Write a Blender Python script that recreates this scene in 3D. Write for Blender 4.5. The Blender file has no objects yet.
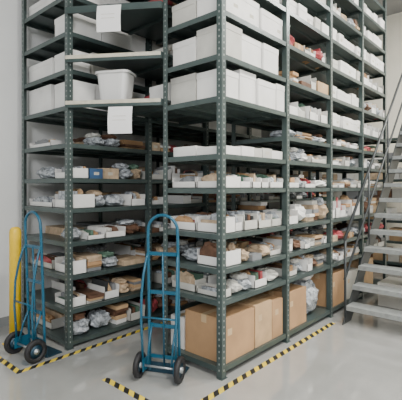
import bpy, math, random
from mathutils import Vector, Matrix
random.seed(31)
R=random.random
def U(a,b): return a+(b-a)*random.random()

# ---------------------------------------------------------------- materials
def mat(name,col,rough=0.6,metal=0.0,noise=0.0,nscale=8.0,bump=0.0,spec=0.5,emit=0):
    m=bpy.data.materials.new(name); m.use_nodes=True
    nt=m.node_tree; b=nt.nodes['Principled BSDF']
    b.inputs['Base Color'].default_value=(*col,1)
    b.inputs['Roughness'].default_value=rough
    b.inputs['Metallic'].default_value=metal
    b.inputs['Specular IOR Level'].default_value=spec
    if emit:
        b.inputs['Emission Color'].default_value=(*col,1); b.inputs['Emission Strength'].default_value=emit
    if noise or bump:
        tc=nt.nodes.new('ShaderNodeTexCoord'); n=nt.nodes.new('ShaderNodeTexNoise')
        n.inputs['Scale'].default_value=nscale; n.inputs['Detail'].default_value=5
        nt.links.new(tc.outputs['Object'],n.inputs['Vector'])
        if noise:
            r=nt.nodes.new('ShaderNodeValToRGB')
            r.color_ramp.elements[0].position=0.3; r.color_ramp.elements[1].position=0.7
            r.color_ramp.elements[0].color=(*[c*(1-noise) for c in col],1)
            r.color_ramp.elements[1].color=(*[min(1,c*(1+noise*0.6)) for c in col],1)
            nt.links.new(n.outputs['Fac'],r.inputs['Fac']); nt.links.new(r.outputs['Color'],b.inputs['Base Color'])
        if bump:
            bp=nt.nodes.new('ShaderNodeBump'); bp.inputs['Strength'].default_value=bump; bp.inputs['Distance'].default_value=0.02
            nt.links.new(n.outputs['Fac'],bp.inputs['Height']); nt.links.new(bp.outputs['Normal'],b.inputs['Normal'])
    return m
M={}
M['steel']=mat('rack_steel_paint',(0.070,0.098,0.094),0.32,0.3,0.15,6)
M['hole']=mat('slot_light',(0.36,0.39,0.37),0.6)
M['deckedge']=mat('particle_board',(0.60,0.56,0.45),0.7,0,0.15,20)
M['white']=mat('white_carton',(0.84,0.83,0.80),0.6,0,0.10,5)
M['white2']=mat('offwhite_carton',(0.60,0.59,0.54),0.7,0,0.12,5)
M['grey']=mat('grey_carton',(0.22,0.23,0.24),0.7,0,0.08,5)
M['brown']=mat('brown_cardboard',(0.46,0.275,0.14),0.75,0,0.18,4)
M['tan']=mat('tan_cardboard',(0.54,0.36,0.20),0.75,0,0.18,6)
M['dbrown']=mat('dark_brown_folder',(0.14,0.07,0.04),0.7,0,0.4,14)
M['plastic']=mat('clear_plastic_bag',(0.46,0.49,0.52),0.14,0,0.65,28,0.8)
M['pink']=mat('pink_parcel',(0.48,0.09,0.10),0.5,0,0.35,12)
M['blueg']=mat('blue_parcel',(0.05,0.12,0.25),0.5,0,0.2,10)
M['green']=mat('green_parcel',(0.10,0.18,0.13),0.5,0,0.2,10)
M['cream']=mat('cream_paper',(0.56,0.42,0.28),0.7,0,0.35,14)
M['black']=mat('black_item',(0.03,0.032,0.035),0.5)
M['tape']=mat('packing_tape',(0.56,0.40,0.23),0.3)
M['tub']=mat('white_plastic_tub',(0.74,0.74,0.72),0.35)
M['bluepaint']=mat('blue_tube_paint',(0.018,0.115,0.19),0.3,0.1,0.08,10)
M['rubber']=mat('black_rubber',(0.015,0.015,0.017),0.6)
M['hub']=mat('wheel_hub_metal',(0.40,0.43,0.45),0.35,0.7)
M['toe']=mat('toe_plate_steel',(0.015,0.05,0.08),0.4,0.3)
M['yellow']=mat('yellow_safety_paint',(0.88,0.58,0.02),0.4,0,0.08,8)
M['concrete']=mat('stair_tread_grey',(0.34,0.36,0.355),0.40,0.2,0.2,15)
M['stairsteel']=mat('stair_steel',(0.055,0.062,0.064),0.45,0.3)
M['paper']=mat('paper_sheet',(0.88,0.88,0.87),0.7)
M['label']=mat('box_label',(0.58,0.55,0.46),0.7)

# ---------------------------------------------------------------- mesh builder
class MB:
    def __init__(s): s.v=[];s.f=[];s.m=[];s.sm=[]
    def add(s,vs,fs,m,smooth=False,mx=None):
        o=len(s.v)
        for p in vs:
            p=Vector(p)
            if mx is not None: p=mx@p
            s.v.append(tuple(p))
        for f in fs:
            s.f.append([i+o for i in f]); s.m.append(m); s.sm.append(smooth)
    def box(s,x0,y0,z0,x1,y1,z1,m,rz=0,rx=0,taper=0):
        if x0>x1:x0,x1=x1,x0
        if y0>y1:y0,y1=y1,y0
        if z0>z1:z0,z1=z1,z0
        t=taper
        vs=[(x0+t,y0+t,z0),(x1-t,y0+t,z0),(x1-t,y1-t,z0),(x0+t,y1-t,z0),(x0,y0,z1),(x1,y0,z1),(x1,y1,z1),(x0,y1,z1)]
        fs=[(0,3,2,1),(4,5,6,7),(0,1,5,4),(1,2,6,5),(2,3,7,6),(3,0,4,7)]
        mx=None
        if rz or rx:
            c=Vector(((x0+x1)/2,(y0+y1)/2,z0))
            mx=Matrix.Translation(c)@Matrix.Rotation(rz,4,'Z')@Matrix.Rotation(rx,4,'X')@Matrix.Translation(-c)
        s.add(vs,fs,m,False,mx)
    def prism(s,pts,z0,z1,m):
        n=len(pts)
        vs=[(x,y,z0) for x,y in pts]+[(x,y,z1) for x,y in pts]
        fs=[tuple(range(n-1,-1,-1)),tuple(range(n,2*n))]+[(i,(i+1)%n,n+(i+1)%n,n+i) for i in range(n)]
        s.add(vs,fs,m)
    def extr(s,pts,axis_x0,axis_x1,m):
        n=len(pts)
        vs=[(axis_x0,y,z) for y,z in pts]+[(axis_x1,y,z) for y,z in pts]
        fs=[tuple(range(n)),tuple(range(2*n-1,n-1,-1))]+[((i+1)%n,i,n+i,n+(i+1)%n) for i in range(n)]
        s.add(vs,fs,m)
    def blob(s,c,r,m,jit=0.18,nu=14,nv=8):
        vs=[];fs=[]
        for j in range(nv+1):
            th=math.pi*j/nv
            for i in range(nu):
                ph=2*math.pi*i/nu
                k=1+U(-jit,jit)
                sx=math.copysign(abs(math.cos(ph))**0.7,math.cos(ph)); sy=math.copysign(abs(math.sin(ph))**0.7,math.sin(ph))
                st=math.sin(th)**0.7
                z=math.cos(th)
                vs.append((c[0]+r[0]*st*sx*k,c[1]+r[1]*st*sy*k,c[2]+r[2]*max(-1,z*(k if z>0 else 1))))
        for j in range(nv):
            for i in range(nu):
                a=j*nu+i;b=j*nu+(i+1)%nu
                fs.append((a,a+nu,b+nu,b))
        s.add(vs,fs,m)
    def tube(s,path,r,m,seg=10,mx=None):
        P=[Vector(p) for p in path]; n=len(P)
        T=[]
        for i in range(n):
            t=(P[min(i+1,n-1)]-P[max(i-1,0)]).normalized(); T.append(t)
        up=Vector((0,0,1)) if abs(T[0].z)<0.9 else Vector((1,0,0))
        N=(up-T[0]*up.dot(T[0])).normalized()
        vs=[];fs=[]
        for i in range(n):
            N=(N-T[i]*N.dot(T[i])).normalized(); B=T[i].cross(N)
            for k in range(seg):
                a=2*math.pi*k/seg
                vs.append(P[i]+(N*math.cos(a)+B*math.sin(a))*r)
        for i in range(n-1):
            for k in range(seg):
                a=i*seg+k;b=i*seg+(k+1)%seg
                fs.append((a,b,b+seg,a+seg))
        fs.append(tuple(range(seg-1,-1,-1))); fs.append(tuple((n-1)*seg+k for k in range(seg)))
        s.add(vs,fs,m,True,mx)
    def lathe_x(s,cx,cy,cz,prof,m,seg=28):
        vs=[];fs=[];n=len(prof)
        for k in range(seg):
            a=2*math.pi*k/seg
            for (dx,r) in prof: vs.append((cx+dx,cy+r*math.cos(a),cz+r*math.sin(a)))
        for k in range(seg):
            k2=(k+1)%seg
            for i in range(n):
                i2=(i+1)%n
                fs.append((k*n+i,k*n+i2,k2*n+i2,k2*n+i))
        s.add(vs,fs,m,True)
    def cyl_x(s,cx,cy,cz,x0,x1,r,m,seg=20):
        s.tube([(cx+x0,cy,cz),(cx+x1,cy,cz)],r,m,seg)
    def obj(s,name,parent=None,loc=(0,0,0),bevel=0):
        me=bpy.data.meshes.new(name)
        me.from_pydata(s.v,[],s.f)
        used=[]
        for k in s.m:
            if k not in used: used.append(k)
        for k in used: me.materials.append(M[k])
        for p,k,sm in zip(me.polygons,s.m,s.sm):
            p.material_index=used.index(k); p.use_smooth=sm
        me.update()
        o=bpy.data.objects.new(name,me); bpy.context.scene.collection.objects.link(o)
        o.location=loc
        if parent: o.parent=parent
        if bevel:
            b=o.modifiers.new('bevel','BEVEL'); b.width=bevel; b.segments=2; b.limit_method='ANGLE'; b.angle_limit=0.9
        return o
def empty(name,loc=(0,0,0)):
    e=bpy.data.objects.new(name,None); e.empty_display_size=0.1; e.location=loc
    bpy.context.scene.collection.objects.link(e); return e

# ---------------------------------------------------------------- room shell
def nodemat_floor():
    m=bpy.data.materials.new('floor_polished_concrete'); m.use_nodes=True; nt=m.node_tree; b=nt.nodes['Principled BSDF']
    tc=nt.nodes.new('ShaderNodeTexCoord')
    n=nt.nodes.new('ShaderNodeTexNoise'); n.inputs['Scale'].default_value=2.2; n.inputs['Detail'].default_value=9
    nt.links.new(tc.outputs['Object'],n.inputs['Vector'])
    r=nt.nodes.new('ShaderNodeValToRGB'); r.color_ramp.elements[0].position=0.25; r.color_ramp.elements[1].position=0.75
    r.color_ramp.elements[0].color=(0.31,0.315,0.30,1); r.color_ramp.elements[1].color=(0.41,0.41,0.395,1)
    nt.links.new(n.outputs['Fac'],r.inputs['Fac'])
    nt.links.new(r.outputs['Color'],b.inputs['Base Color'])
    r2=nt.nodes.new('ShaderNodeMapRange'); r2.inputs[3].default_value=0.03; r2.inputs[4].default_value=0.13
    nt.links.new(n.outputs['Fac'],r2.inputs[0]); nt.links.new(r2.outputs[0],b.inputs['Roughness'])
    b.inputs['Specular IOR Level'].default_value=1.0; b.inputs['IOR'].default_value=1.7
    return m
def plain(name,x0,y0,z0,x1,y1,z1,m):
    mb=MB(); M['_t']=m; mb.box(x0,y0,z0,x1,y1,z1,'_t'); o=mb.obj(name); return o
wallm=mat('wall_white_paint',(0.74,0.75,0.74),0.7,0,0.04,2,0.05)
wallb=mat('wall_cream_paint',(0.90,0.86,0.74),0.7,0,0.04,2,0.05)
ceilm=mat('ceiling_paint',(0.30,0.30,0.30),0.8,0,0.04,2)
trimm=mat('baseboard_vinyl',(0.25,0.26,0.26),0.5,0,0.05,4)
plain('floor',-2.8,-7,-0.1,7,7.2,0,nodemat_floor())
plain('wall_left',-2.8,-7,0,-2.6,7.2,5.4,wallm)
plain('wall_back',-2.6,7.0,0,7,7.2,5.4,wallb)
plain('wall_right',7.0,-7,0,7.2,7.2,5.4,wallm)
plain('ceiling',-2.8,-7,5.4,7.2,7.2,5.5,ceilm)
plain('baseboard_left',-2.6,-7,0,-2.588,7.0,0.1,trimm)
plain('baseboard_back',-2.588,6.988,0,7,7.0,0.1,trimm)

# ---------------------------------------------------------------- racks
H=4.5
def rack(name,x0,x1,y0,nb,L,levels,extra=(),H=H):
    mb=MB(); w=0.055;t=0.004
    for k in range(nb+1):
        y=y0+k*L
        for side,x in ((-1,x0),(1,x1)):
            ya=y if k<nb else y-w
            if side>0:
                mb.box(x-t,ya,0,x,ya+w,H,'steel'); mb.box(x-w,(y if k<nb else y-t),0,x-t,(y+t if k<nb else y),H,'steel')
            else:
                mb.box(x,ya,0,x+t,ya+w,H,'steel'); mb.box(x+t,(y if k<nb else y-t),0,x+w,(y+t if k<nb else y),H,'steel')
            z=0.06
            while z<H-0.05:
                s=side
                xf=x+s*0.0006
                yc=ya+w*0.5
                mb.add([(xf,yc-.005,z),(xf,yc+.005,z),(xf,yc+.005,z+.016),(xf,yc-.005,z+.016)],[(0,1,2,3)],'hole')
                if k==0:
                    xc=x-s*w*0.5; yf=y-0.0006
                    mb.add([(xc-.005,yf,z),(xc+.005,yf,z),(xc+.005,yf,z+.016),(xc-.005,yf,z+.016)],[(0,1,2,3)],'hole')
                z+=0.05
            mb.box(x-0.045 if side>0 else x-0.01, ya-0.01,0,x+0.01 if side>0 else x+0.045,ya+w+0.01,0.004,'steel')
    for k in range(nb):
        ya=y0+k*L+0.005; yb=ya+L-0.01
        lv=list(levels)+[z for z in extra if k>0]
        for z in lv:
            xa=x0+0.005;xb=x1-0.005
            mb.box(xa,ya,z-0.004,xb,yb,z,'steel')
            h=0.045
            mb.box(xa,ya,z-h,xa+t,yb,z-0.004,'steel'); mb.box(xb-t,ya,z-h,xb,yb,z-0.004,'steel')
            mb.box(xa,ya,z-h,xb,ya+t,z-0.004,'steel'); mb.box(xa,yb-t,z-h,xb,yb,z-0.004,'steel')
            mb.box(xa,ya,z-h,xa+.015,yb,z-h+.003,'steel'); mb.box(xb-.015,ya,z-h,xb,yb,z-h+.003,'steel')
            xm=(xa+xb)/2
            for q in (-.15,.15): mb.box(xm+q-.02,ya+t,z-.03,xm+q+.02,yb-t,z-.004,'steel')
    return mb.obj(name)
RL=[0.09,0.627,0.883,1.165,1.54,1.82,2.29,2.63,2.99,3.33,3.67,4.0,4.33]
rack('steel_shelving_rack',-0.69,0,0,4,1.03,RL,(2.06,))
LL=[0.07,0.372,0.695,1.018,1.34,1.635,1.97,2.33,2.68,3.04,3.4,3.75,4.1]
rack('steel_shelving_rack',-2.44,-1.461,-0.516,6,1.0,LL)

# bridging shelves over the aisle
BL=[2.36,2.79,3.25,3.7]
mb=MB()
A=(-1.458,-0.516);B=(-0.695,0.0)
for z in BL:
    mb.prism([A,B,(-0.695,1.0),(-1.458,1.0)],z-0.02,z-0.001,'steel')
    mb.prism([(A[0],A[1]-0.025),(B[0],B[1]-0.025),B,A],z-0.060,z+0.002,'steel')
    if z<3: mb.prism([(A[0],A[1]-0.029),(B[0],B[1]-0.029),(B[0],B[1]-.025),(A[0],A[1]-.025)],z-0.032,z+0.002,'deckedge')
    mb.box(-1.458,0.97,z-0.06,-0.695,1.0,z-.02,'steel')
    for q in (0.2,0.6): mb.box(-1.458,q,z-0.05,-0.695,q+.03,z-.02,'steel')
mb.obj('overhead_bridge_shelving')

# ---------------------------------------------------------------- contents
def stuff(mb,x0,x1,y0,y1,z,h):
    n=random.choice([2,3,4])
    for i in range(n):
        t=random.random()
        cx=U(x0+.4*(x1-x0),x1-.38*(x1-x0)); cy=y0+(i+.5)*(y1-y0)/n
        m=random.choice(['plastic','plastic','plastic','cream','white2','tan','grey','pink','green','dbrown','dbrown','brown','black','cream','brown','white'] )
        if t<.5: mb.blob((cx,cy,z+h*.55),((x1-x0)*.36,(y1-y0)/n*.5,h*U(.5,.8)),m,0.22)
        else: mb.box(x0+.03,cy-(y1-y0)/n*.34,z,x1-.03,cy+(y1-y0)/n*.34,z+h*U(.7,1.35),m,rx=U(-.12,.12))
def obin(mb,x0,x1,y0,y1,z,h,face,m,fill=True):
    t=.006; hf=h*.6
    mb.box(x0,y0,z,x1,y1,z+.005,m)
    hh={'+x':h,'-x':h,'+y':h,'-y':h}; hh[face]=hf
    mb.box(x1-t,y0,z,x1,y1,z+hh['+x'],m); mb.box(x0,y0,z,x0+t,y1,z+hh['-x'],m)
    mb.box(x0,y0,z,x1,y0+t,z+hh['-y'],m); mb.box(x0,y1-t,z,x1,y1,z+hh['+y'],m)
    if fill: stuff(mb,x0+t,x1-t,y0+t,y1-t,z+.006,h*U(.7,1.05))
def cbox(mb,x0,x1,y0,y1,z,h,m,face='+x',label=True):
    mb.box(x0,y0,z,x1,y1,z+h,m)
    if m.startswith('white') and h>.12:
        mb.box(x0-.003,y0-.003,z+h-.05,x1+.003,y1+.003,z+h+.002,m)
    if face=='+x':
        yc=(y0+y1)/2
        if m in('brown','tan'): mb.box(x1-.01,yc-.025,z+h-.06,x1+.001,yc+.025,z+h+.001,'tape'); mb.box(x0,yc-.025,z+h-.01,x1,yc+.025,z+h+.001,'tape')
        elif label and R()<.3:
            w=min(.03,(y1-y0)*.3); mb.box(x1,yc-w,z+h*.35,x1+.001,yc+w,z+h*.35+w,'label')
    else:
        xc=(x0+x1)/2
        if m in('brown','tan'): mb.box(xc-.025,y0-.001,z+h-.06,xc+.025,y0+.01,z+h+.001,'tape')
def row_y(mb,xa,xb,ya,yb,z,h,style,face,gap=0.0,endface=False):
    y=ya; first=True
    while y<yb-.09:
        w=U(.13,.28)
        if style in('tall','brown'): w=U(.22,.36)
        if y+w>yb-.07: w=yb-y
        if R()<gap: y+=w; first=False; continue
        m=random.choice(['white','white','white','white2'])
        s=style
        if s=='mixed': s=random.choice(['bins','low','low','bags','bags','bags','mixbox','pile','pile'])
        if endface and first and s in('mixbox','pile'): s='low'
        f='-y' if (endface and first) else face
        d=U(0,.05)
        x0,x1=(xa,xb-d) if face=='+x' else (xa+d,xb)
        g=.006
        if s=='bins': obin(mb,x0,x1,y+g,y+w-g,z,h*U(.85,1),f,m)
        elif s=='low': obin(mb,x0,x1,y+g,y+w-g,z,h*U(.5,.75),f,m)
        elif s=='boxes': cbox(mb,x0,x1,y+g,y+w-g,z,h*U(.7,1),m)
        elif s=='tall': cbox(mb,x0,x1,y+g,y+w-g,z,h*U(.85,1.03),m)
        elif s=='brown': cbox(mb,x0,x1,y+g,y+w-g,z,h*U(.8,1),random.choice(['brown','brown','tan']))
        elif s=='pile':
            zz=z
            for q in range(random.choice([3,4,5])):
                hh=h*U(.14,.24); mb.box(x0+U(.01,.06),y+g+U(0,.02),zz,x1-U(0,.05),y+w-g-U(0,.02),zz+hh,random.choice(['white','cream','dbrown','brown','tan','white2','grey']),rz=U(-.06,.06)); zz+=hh+.001
        elif s=='bags':
            mb.blob((x1-(x1-x0)*.4,y+w/2,z+h*.42),((x1-x0)*.38,w*.42,h*.42),random.choice(['plastic','plastic','plastic','white','pink','white2','dbrown','cream']),.2)
            if R()<.6: mb.blob((x1-(x1-x0)*.35,y+w*.4,z+h*.95),((x1-x0)*.25,w*.36,h*.22),random.choice(['plastic','cream','white2','green','dbrown']),.2)
        elif s=='mixbox':
            hh=h*U(.3,.9); cbox(mb,x0,x1,y+g,y+w-g,z,hh,random.choice(['cream','tan','grey','white','dbrown','brown','blueg']))
        y+=w; first=False
cfg={0.627:(.13,'mixed'),0.883:(.13,'mixed'),1.165:(.14,'bins'),1.54:(.10,'bins'),1.82:(.10,'boxes'),
     2.06:(.1,'mixed'),2.29:(.27,'tall'),2.63:(.28,'tall'),2.99:(.25,'tall'),3.33:(.2,'tall'),3.67:(.2,'boxes'),4.0:(.2,'tall')}
mb=MB()
for k in range(4):
    ya=k*1.03+.062; yb=(k+1)*1.03-.012
    for z,(h,st) in cfg.items():
        if z==2.06 and k==0: continue
        hh=h; st2=st
        if k>0 and z>=2.29: hh=min(h,.17); st2=random.choice(['boxes','mixed','bins'])
        if k>0 and z==1.82: hh=.13
        if k>0 and z==1.165: hh=.22
        if k>0 and z in(1.165,1.54,1.82): st2='mixed'
        row_y(mb,-.33,-.012,ya,yb,z+.001,hh,st2,'+x',endface=(k==0))
        row_y(mb,-.67,-.35,ya,yb,z+.001,hh*.95,st2,'-x',gap=0.0 if (k==0) else .5,endface=(k==0))
mb.blob((-.2,1.75,.091+.19),(.16,.19,.19),'plastic',.14)
mb.blob((-.25,1.80,.091+.42),(.13,.13,.05),'white',.1)
mb.blob((-.54,.75,.091+.13),(.1,.2,.13),'white2',.1)
mb.obj('shelf_storage_boxes')

mb=MB()
lh={0.07:(.2,'mixed'),0.372:(.14,'mixed'),0.695:(.14,'mixed'),1.018:(.14,'mixed'),1.34:(.15,'mixed'),1.635:(.15,'mixed'),1.97:(.12,'mixed'),
    2.33:(.29,'tall'),2.68:(.22,'tall'),3.04:(.22,'tall'),3.4:(.2,'boxes'),3.75:(.25,'tall')}
for k in range(6):
    ya=-.516+k*1.0+.062; yb=ya+1.0-.075
    for z,(h,st) in lh.items():
        row_y(mb,-1.83,-1.475,ya,yb,z+.001,h,st,'+x',gap=.05 if k<1 else .3,endface=(k==0))
        row_y(mb,-2.40,-1.87,ya,yb,z+.001,h,st,'+x',gap=.12 if k<1 else .5,endface=(k==0))
mb.obj('shelf_storage_boxes')

def carton(name,x0,x1,y0,y1,z,h,m='brown'):
    mb=MB(); mb.box(x0,y0,z,x1,y1,z+h-.004,m)
    g=.002; xm=(x0+x1)/2
    mb.box(x0,y0,z+h-.004,xm-g,y1,z+h,m); mb.box(xm+g,y0,z+h-.004,x1,y1,z+h,m)
    mb.box(xm-.03,y0-.001,z+h-.07,xm+.03,y0,z+h,'tape'); mb.box(xm-.03,y0,z+h,xm+.03,y1,z+h+.001,'tape')
    mb.box(x1,y0+.05,z+h*.6,x1+.001,y0+.11,z+h*.75,'tape')
    mb.obj(name,bevel=.003)
carton('cardboard_box',-.47,-.03,.065,.50,.091,.37)
carton('cardboard_box',-.42,-.03,.52,.80,.091,.38,'tan')
carton('cardboard_box',-.42,-.03,.81,1.00,.091,.36,'brown')
carton('cardboard_box',-.66,-.49,.07,.45,.091,.28,'white')
carton('cardboard_box',-.42,-.03,1.10,1.50,.091,.38)
carton('cardboard_box',-.38,-.03,2.13,2.55,.091,.40)
carton('cardboard_box',-.40,-.03,3.16,3.6,.091,.42,'tan')
carton('cardboard_box',-.40,-.03,2.6,3.05,.091,.34,'white2')

def tub(name,cx,cy,z,w,d,h,rz):
    mb=MB(); n=24
    def ring(sw,sd,zz):
        out=[]
        for k in range(n):
            a=2*math.pi*(k+.5)/n
            c,s=math.cos(a),math.sin(a)
            out.append((math.copysign(abs(c)**.35,c)*sw/2,math.copysign(abs(s)**.35,s)*sd/2,zz))
        return out
    rings=[ring(w*.78,d*.78,0),ring(w*.95,d*.95,h*.93),ring(w*1.06,d*1.06,h*.93),ring(w*1.06,d*1.06,h),ring(w*.95,d*.95,h),ring(w*.92,d*.92,h*.93),ring(w*.75,d*.75,.01)]
    vs=[p for r in rings for p in r]; fs=[]
    for j in range(len(rings)-1):
        for k in range(n): fs.append((j*n+k,j*n+(k+1)%n,(j+1)*n+(k+1)%n,(j+1)*n+k))
    fs.append(tuple(range(n-1,-1,-1))); fs.append(tuple((len(rings)-1)*n+k for k in range(n)))
    mb.add(vs,fs,'tub'); o=mb.obj(name,loc=(cx,cy,z)); o.rotation_euler=(0,0,rz)
tub('plastic_storage_tub',-1.225,-.13,2.361,.34,.25,.30,.5)
mb=MB()
row_y(mb,-1.0,-.72,.10,.95,2.362,.2,'boxes','-x')
row_y(mb,-1.43,-1.02,.25,.95,2.362,.2,'mixed','+x')
row_y(mb,-1.40,-.74,.15,.95,2.795,.18,'mixed','+x')
row_y(mb,-1.40,-.74,.1,.95,3.255,.2,'mixed','+x')
mb.obj('shelf_storage_boxes')

def notice(cx,cy,ztop,w,h):
    mb=MB(); ang=math.atan2(.516,.763); n=8
    vs=[];fs=[]
    for j in range(n+1):
        for i in range(2):
            t=j/n; bow=-.015*math.sin(t*math.pi)-.012*t
            vs.append(((i-.5)*w,bow,-t*h))
    for j in range(n): fs.append((j*2,j*2+1,j*2+3,j*2+2))
    mb.add(vs,fs,'paper')
    for q in range(2):
        z=-h*(.35+.15*q); t=-z/h; y=-.015*math.sin(t*math.pi)-.012*t-.002
        mb.add([(-w*.3,y,z),(w*.25,y,z),(w*.25,y,z-.004),(-w*.3,y,z-.004)],[(0,1,2,3)],'label')
    o=mb.obj('paper_notice',loc=(cx,cy,ztop)); o.rotation_euler=(0,0,ang)
notice(-.99,-.255,2.29,.23,.25)
notice(-1.08,-.315,3.23,.23,.25)

# ---------------------------------------------------------------- hand trucks
def truck(x,y,rz=0):
    e=empty('hand_truck',(x,y,0)); e.rotation_euler=(0,0,rz)
    hw=.13; ww=.172
    mb=MB(); lean=-.05
    def fy(z): return lean*z/1.3
    path=[(-hw,fy(z),z) for z in (.02,.3,.6,.9,1.14)]
    for k in range(1,12):
        a=math.pi-math.pi*k/12; z=1.19+hw*math.sin(a); path.append((hw*math.cos(a),fy(z),z))
    path+=[(hw,fy(z),z) for z in (1.14,.9,.6,.3,.02)]
    mb.tube(path,.013,'bluepaint',12); mb.obj('frame',e)
    mb=MB()
    for z in (.14,.40,.68,1.0):
        mb.box(-hw,fy(z)-.006,z-.015,hw,fy(z)+.006,z+.015,'bluepaint')
    mb.tube([(0,fy(.05)-.008,.05),(0,fy(.98)-.008,1.0)],.008,'bluepaint')
    mb.obj('cross_straps',e)
    mb=MB()
    for s in (-1,1):
        xx=s*hw
        mb.tube([(xx,fy(1.0),1.02),(xx*1.04,fy(.92)-.035,.95),(xx*1.12,-.10,.84),(xx*1.16,-.13,.68),(xx*1.14,-.14,.45),(xx*1.08,-.12,.10)],.0105,'bluepaint')
        mb.tube([(xx*.8,fy(.42),.42),(xx*.8,-.08,.28),(xx*.8,-.12,.12)],.009,'bluepaint')
        mb.box(xx-.004,-.15,.06,xx+.004,.0,.16,'bluepaint')
    mb.tube([(-hw*1.14,-.14,.5),(hw*1.14,-.14,.5)],.008,'bluepaint')
    mb.obj('rear_braces',e)
    mb=MB(); mb.cyl_x(0,-.12,.103,-ww-.03,ww+.03,.009,'hub'); mb.obj('axle',e)
    for i,s in enumerate((-1,1)):
        mb=MB(); cx=s*ww
        prof=[(-.018,.060),(-.022,.085),(-.015,.1),(0,.103),(.015,.1),(.022,.085),(.018,.060)]
        mb.lathe_x(cx,-.12,.103,prof,'rubber',32)
        mb.cyl_x(cx,-.12,.103,-.010,.010,.062,'toe',24)
        mb.cyl_x(cx,-.12,.103,-.026,.026,.024,'hub',16)
        mb.obj('wheel_%d'%(i+1),e)
    mb=MB(); mb.box(-.17,.0,.004,.17,.15,.012,'toe'); mb.box(-.17,-.006,.004,.17,.002,.09,'toe'); mb.obj('toe_plate',e,bevel=.002)
truck(-.427,-.226,math.radians(26))
truck(-1.60,-.745,math.radians(5))

# ---------------------------------------------------------------- bollard
mb=MB(); prof=[(0.0,.0),(.055,.0),(.055,1.10),(.05,1.13),(.035,1.15),(0.0,1.158)]
seg=28; vs=[];fs=[]
for r,z in prof:
    for k in range(seg):
        a=2*math.pi*k/seg; vs.append((r*math.cos(a),r*math.sin(a),z))
for j in range(len(prof)-1):
    for k in range(seg): fs.append((j*seg+k,j*seg+(k+1)%seg,(j+1)*seg+(k+1)%seg,(j+1)*seg+k))
mb.add(vs,fs,'yellow',True)
mb.box(-.09,-.09,0,.09,.09,.008,'yellow')
for a in (-.07,.07):
    for b in (-.07,.07): mb.box(a-.01,b-.01,.008,a+.01,b+.01,.018,'hub')
mb.obj('safety_bollard',loc=(-1.99,-.78,0))

# ---------------------------------------------------------------- hazard tape
def hazmat(name):
    m=bpy.data.materials.new(name); m.use_nodes=True; nt=m.node_tree; b=nt.nodes['Principled BSDF']
    tc=nt.nodes.new('ShaderNodeTexCoord'); sp=nt.nodes.new('ShaderNodeSeparateXYZ')
    nt.links.new(tc.outputs['Object'],sp.inputs[0])
    a=nt.nodes.new('ShaderNodeMath'); a.operation='ADD'; nt.links.new(sp.outputs[0],a.inputs[0]); nt.links.new(sp.outputs[1],a.inputs[1])
    d=nt.nodes.new('ShaderNodeMath'); d.operation='MULTIPLY'; d.inputs[1].default_value=1/.12; nt.links.new(a.outputs[0],d.inputs[0])
    f=nt.nodes.new('ShaderNodeMath'); f.operation='FRACT'; nt.links.new(d.outputs[0],f.inputs[0])
    g=nt.nodes.new('ShaderNodeMath'); g.operation='GREATER_THAN'; g.inputs[1].default_value=.5; nt.links.new(f.outputs[0],g.inputs[0])
    mx=nt.nodes.new('ShaderNodeMix'); mx.data_type='RGBA'
    mx.inputs[6].default_value=(.02,.02,.02,1); mx.inputs[7].default_value=(.78,.58,.05,1)
    nt.links.new(g.outputs[0],mx.inputs[0]); nt.links.new(mx.outputs[2],b.inputs['Base Color']); b.inputs['Roughness'].default_value=.4
    return m
M['haz']=hazmat('hazard_stripe_tape')
mb=MB()
mb.box(-.72,-.64,0,.125,-.585,.0015,'haz'); mb.box(.07,-.585,0,.125,1.9,.0015,'haz')
mb.obj('hazard_floor_tape')
mb=MB()
mb.box(-2.58,-1.05,0,-1.33,-1.0,.0015,'haz'); mb.box(-1.38,-1.0,0,-1.33,3,.0015,'haz')
mb.obj('hazard_floor_tape')

# ---------------------------------------------------------------- stairs
e=empty('metal_staircase',(0,0,0))
sx0,sx1=.20,1.15; ys=1.98; n=13; rise=.20; run=.19
mb=MB()
for i in range(1,n+1):
    z=i*rise; y=ys+(i-1)*run
    mb.box(sx0+.012,y,z-.035,sx1-.012,y+.22,z,'concrete')
    mb.box(sx0+.012,y-.003,z-.05,sx1-.012,y,z+.001,'concrete')
    mb.box(sx0+.012,y+.04,z-.055,sx1-.012,y+.19,z-.035,'stairsteel')
mb.obj('treads',e)
mb=MB()
for x in (sx0,sx1-.012):
    pts=[(ys-.08,0),(ys+.16,0),(ys+n*run+.1,n*rise-.12),(ys+n*run+.1,n*rise+.04),(ys+n*run-.16,n*rise+.04)]
    mb.extr(pts,x,x+.012,'stairsteel')
mb.obj('stringers',e)
mb=MB()
sl=rise/run
for x in (sx0+.006,sx1-.006):
    for off,r in ((.95,.017),(.5,.014)):
        mb.tube([(x,ys-.02,off+.0),(x,ys+n*run,off+n*run*sl)],r,'stairsteel')
    for i in range(0,n+1,4):
        y=ys+i*run; mb.tube([(x,y,i*rise+ .02),(x,y,i*rise+.97)],.014,'stairsteel')
mb.obj('handrails',e)
mb=MB()
yt=ys+n*run+.1; zt=n*rise
mb.box(sx0,yt,zt-.1,sx1,5.5,zt,'concrete')
for x in (sx0+.2,sx1-.05):
    for y in (yt+.08,5.45): mb.box(x-.04,y-.04,0,x+.04,y+.04,zt-.1,'stairsteel')
mb.obj('landing',e)
rack('steel_shelving_rack',-2.4,.15,5.75,1,.6,[0.09,0.5,0.9,1.3,1.7,2.1,2.5],(),2.6)
mb=MB()
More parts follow.
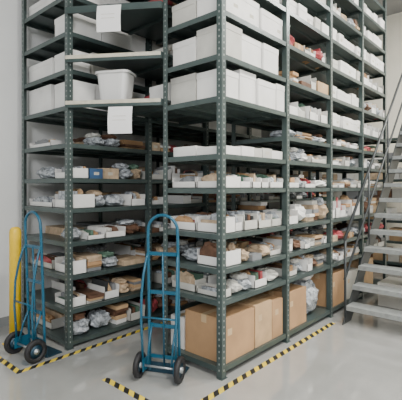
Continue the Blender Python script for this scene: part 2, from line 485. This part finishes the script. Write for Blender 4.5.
for z in (.09,.5,.9,1.3,1.7,2.1):
    x=-2.33
    while x<.1:
        w=U(.2,.35)
        if x+w>.09: break
        cbox(mb,x,x+w-.01,5.83,6.2,z+.001,U(.12,.28),random.choice(['white','white2','grey','tan','cream','dbrown']),'-y'); x+=w
mb.obj('shelf_storage_boxes')
mb=MB()
x=.25
for w,h,m in ((.3,.3,'white2'),(.28,.34,'white'),(.3,.3,'white2')):
    cbox(mb,x,x+w-.01,2.95,3.4,0.001,h,m,'-y'); x+=w
mb.obj('white_storage_cartons')

# ---------------------------------------------------------------- lights
M['lamp']=mat('fluorescent_diffuser',(1,.98,.94),.5,emit=6)
for i,(x,y,en) in enumerate(((2.2,-1.5,190),(2.2,1.8,170),(2.2,4.8,300),(5,-1.5,80),(5,2.5,130),(-1.07,1.2,4))):
    e=empty('fluorescent_ceiling_light',(x,y,5.3))
    mb=MB(); mb.box(-.15,-.65,.02,.15,.65,.1,'white'); mb.box(-.12,-.62,.0,.12,.62,.02,'lamp'); mb.obj('fixture',e)
    l=bpy.data.lights.new('lamp','AREA'); l.shape='RECTANGLE'; l.size=.4; l.size_y=1.4; l.energy=en; l.color=(1,.97,.91)
    lo=bpy.data.objects.new('tube_glow',l); bpy.context.scene.collection.objects.link(lo); lo.parent=e; lo.location=(0,0,-.03)
l=bpy.data.lights.new('front_fill','AREA'); l.shape='RECTANGLE'; l.size=2.0; l.size_y=1.8; l.energy=300; l.color=(.97,.98,1)
lo=bpy.data.objects.new('front_fill_light',l); bpy.context.scene.collection.objects.link(lo)  # added fill lamp behind the camera to brighten box fronts; no door there
lo.location=(4.2,-6.0,3.6); lo.rotation_euler=(math.radians(72),0,math.radians(36))
w=bpy.data.worlds.new('World'); bpy.context.scene.world=w; w.use_nodes=True
w.node_tree.nodes['Background'].inputs[0].default_value=(.95,.97,1,1); w.node_tree.nodes['Background'].inputs[1].default_value=0.25

# ---------------------------------------------------------------- camera
c=bpy.data.cameras.new('camera'); co=bpy.data.objects.new('camera',c); bpy.context.scene.collection.objects.link(co)
co.location=(2.015,-2.504,1.55); co.rotation_euler=(math.radians(90),0,math.radians(41.8))
c.sensor_width=36; c.lens=36*400/402; c.shift_y=-13/402; c.clip_start=.05
bpy.context.scene.camera=co
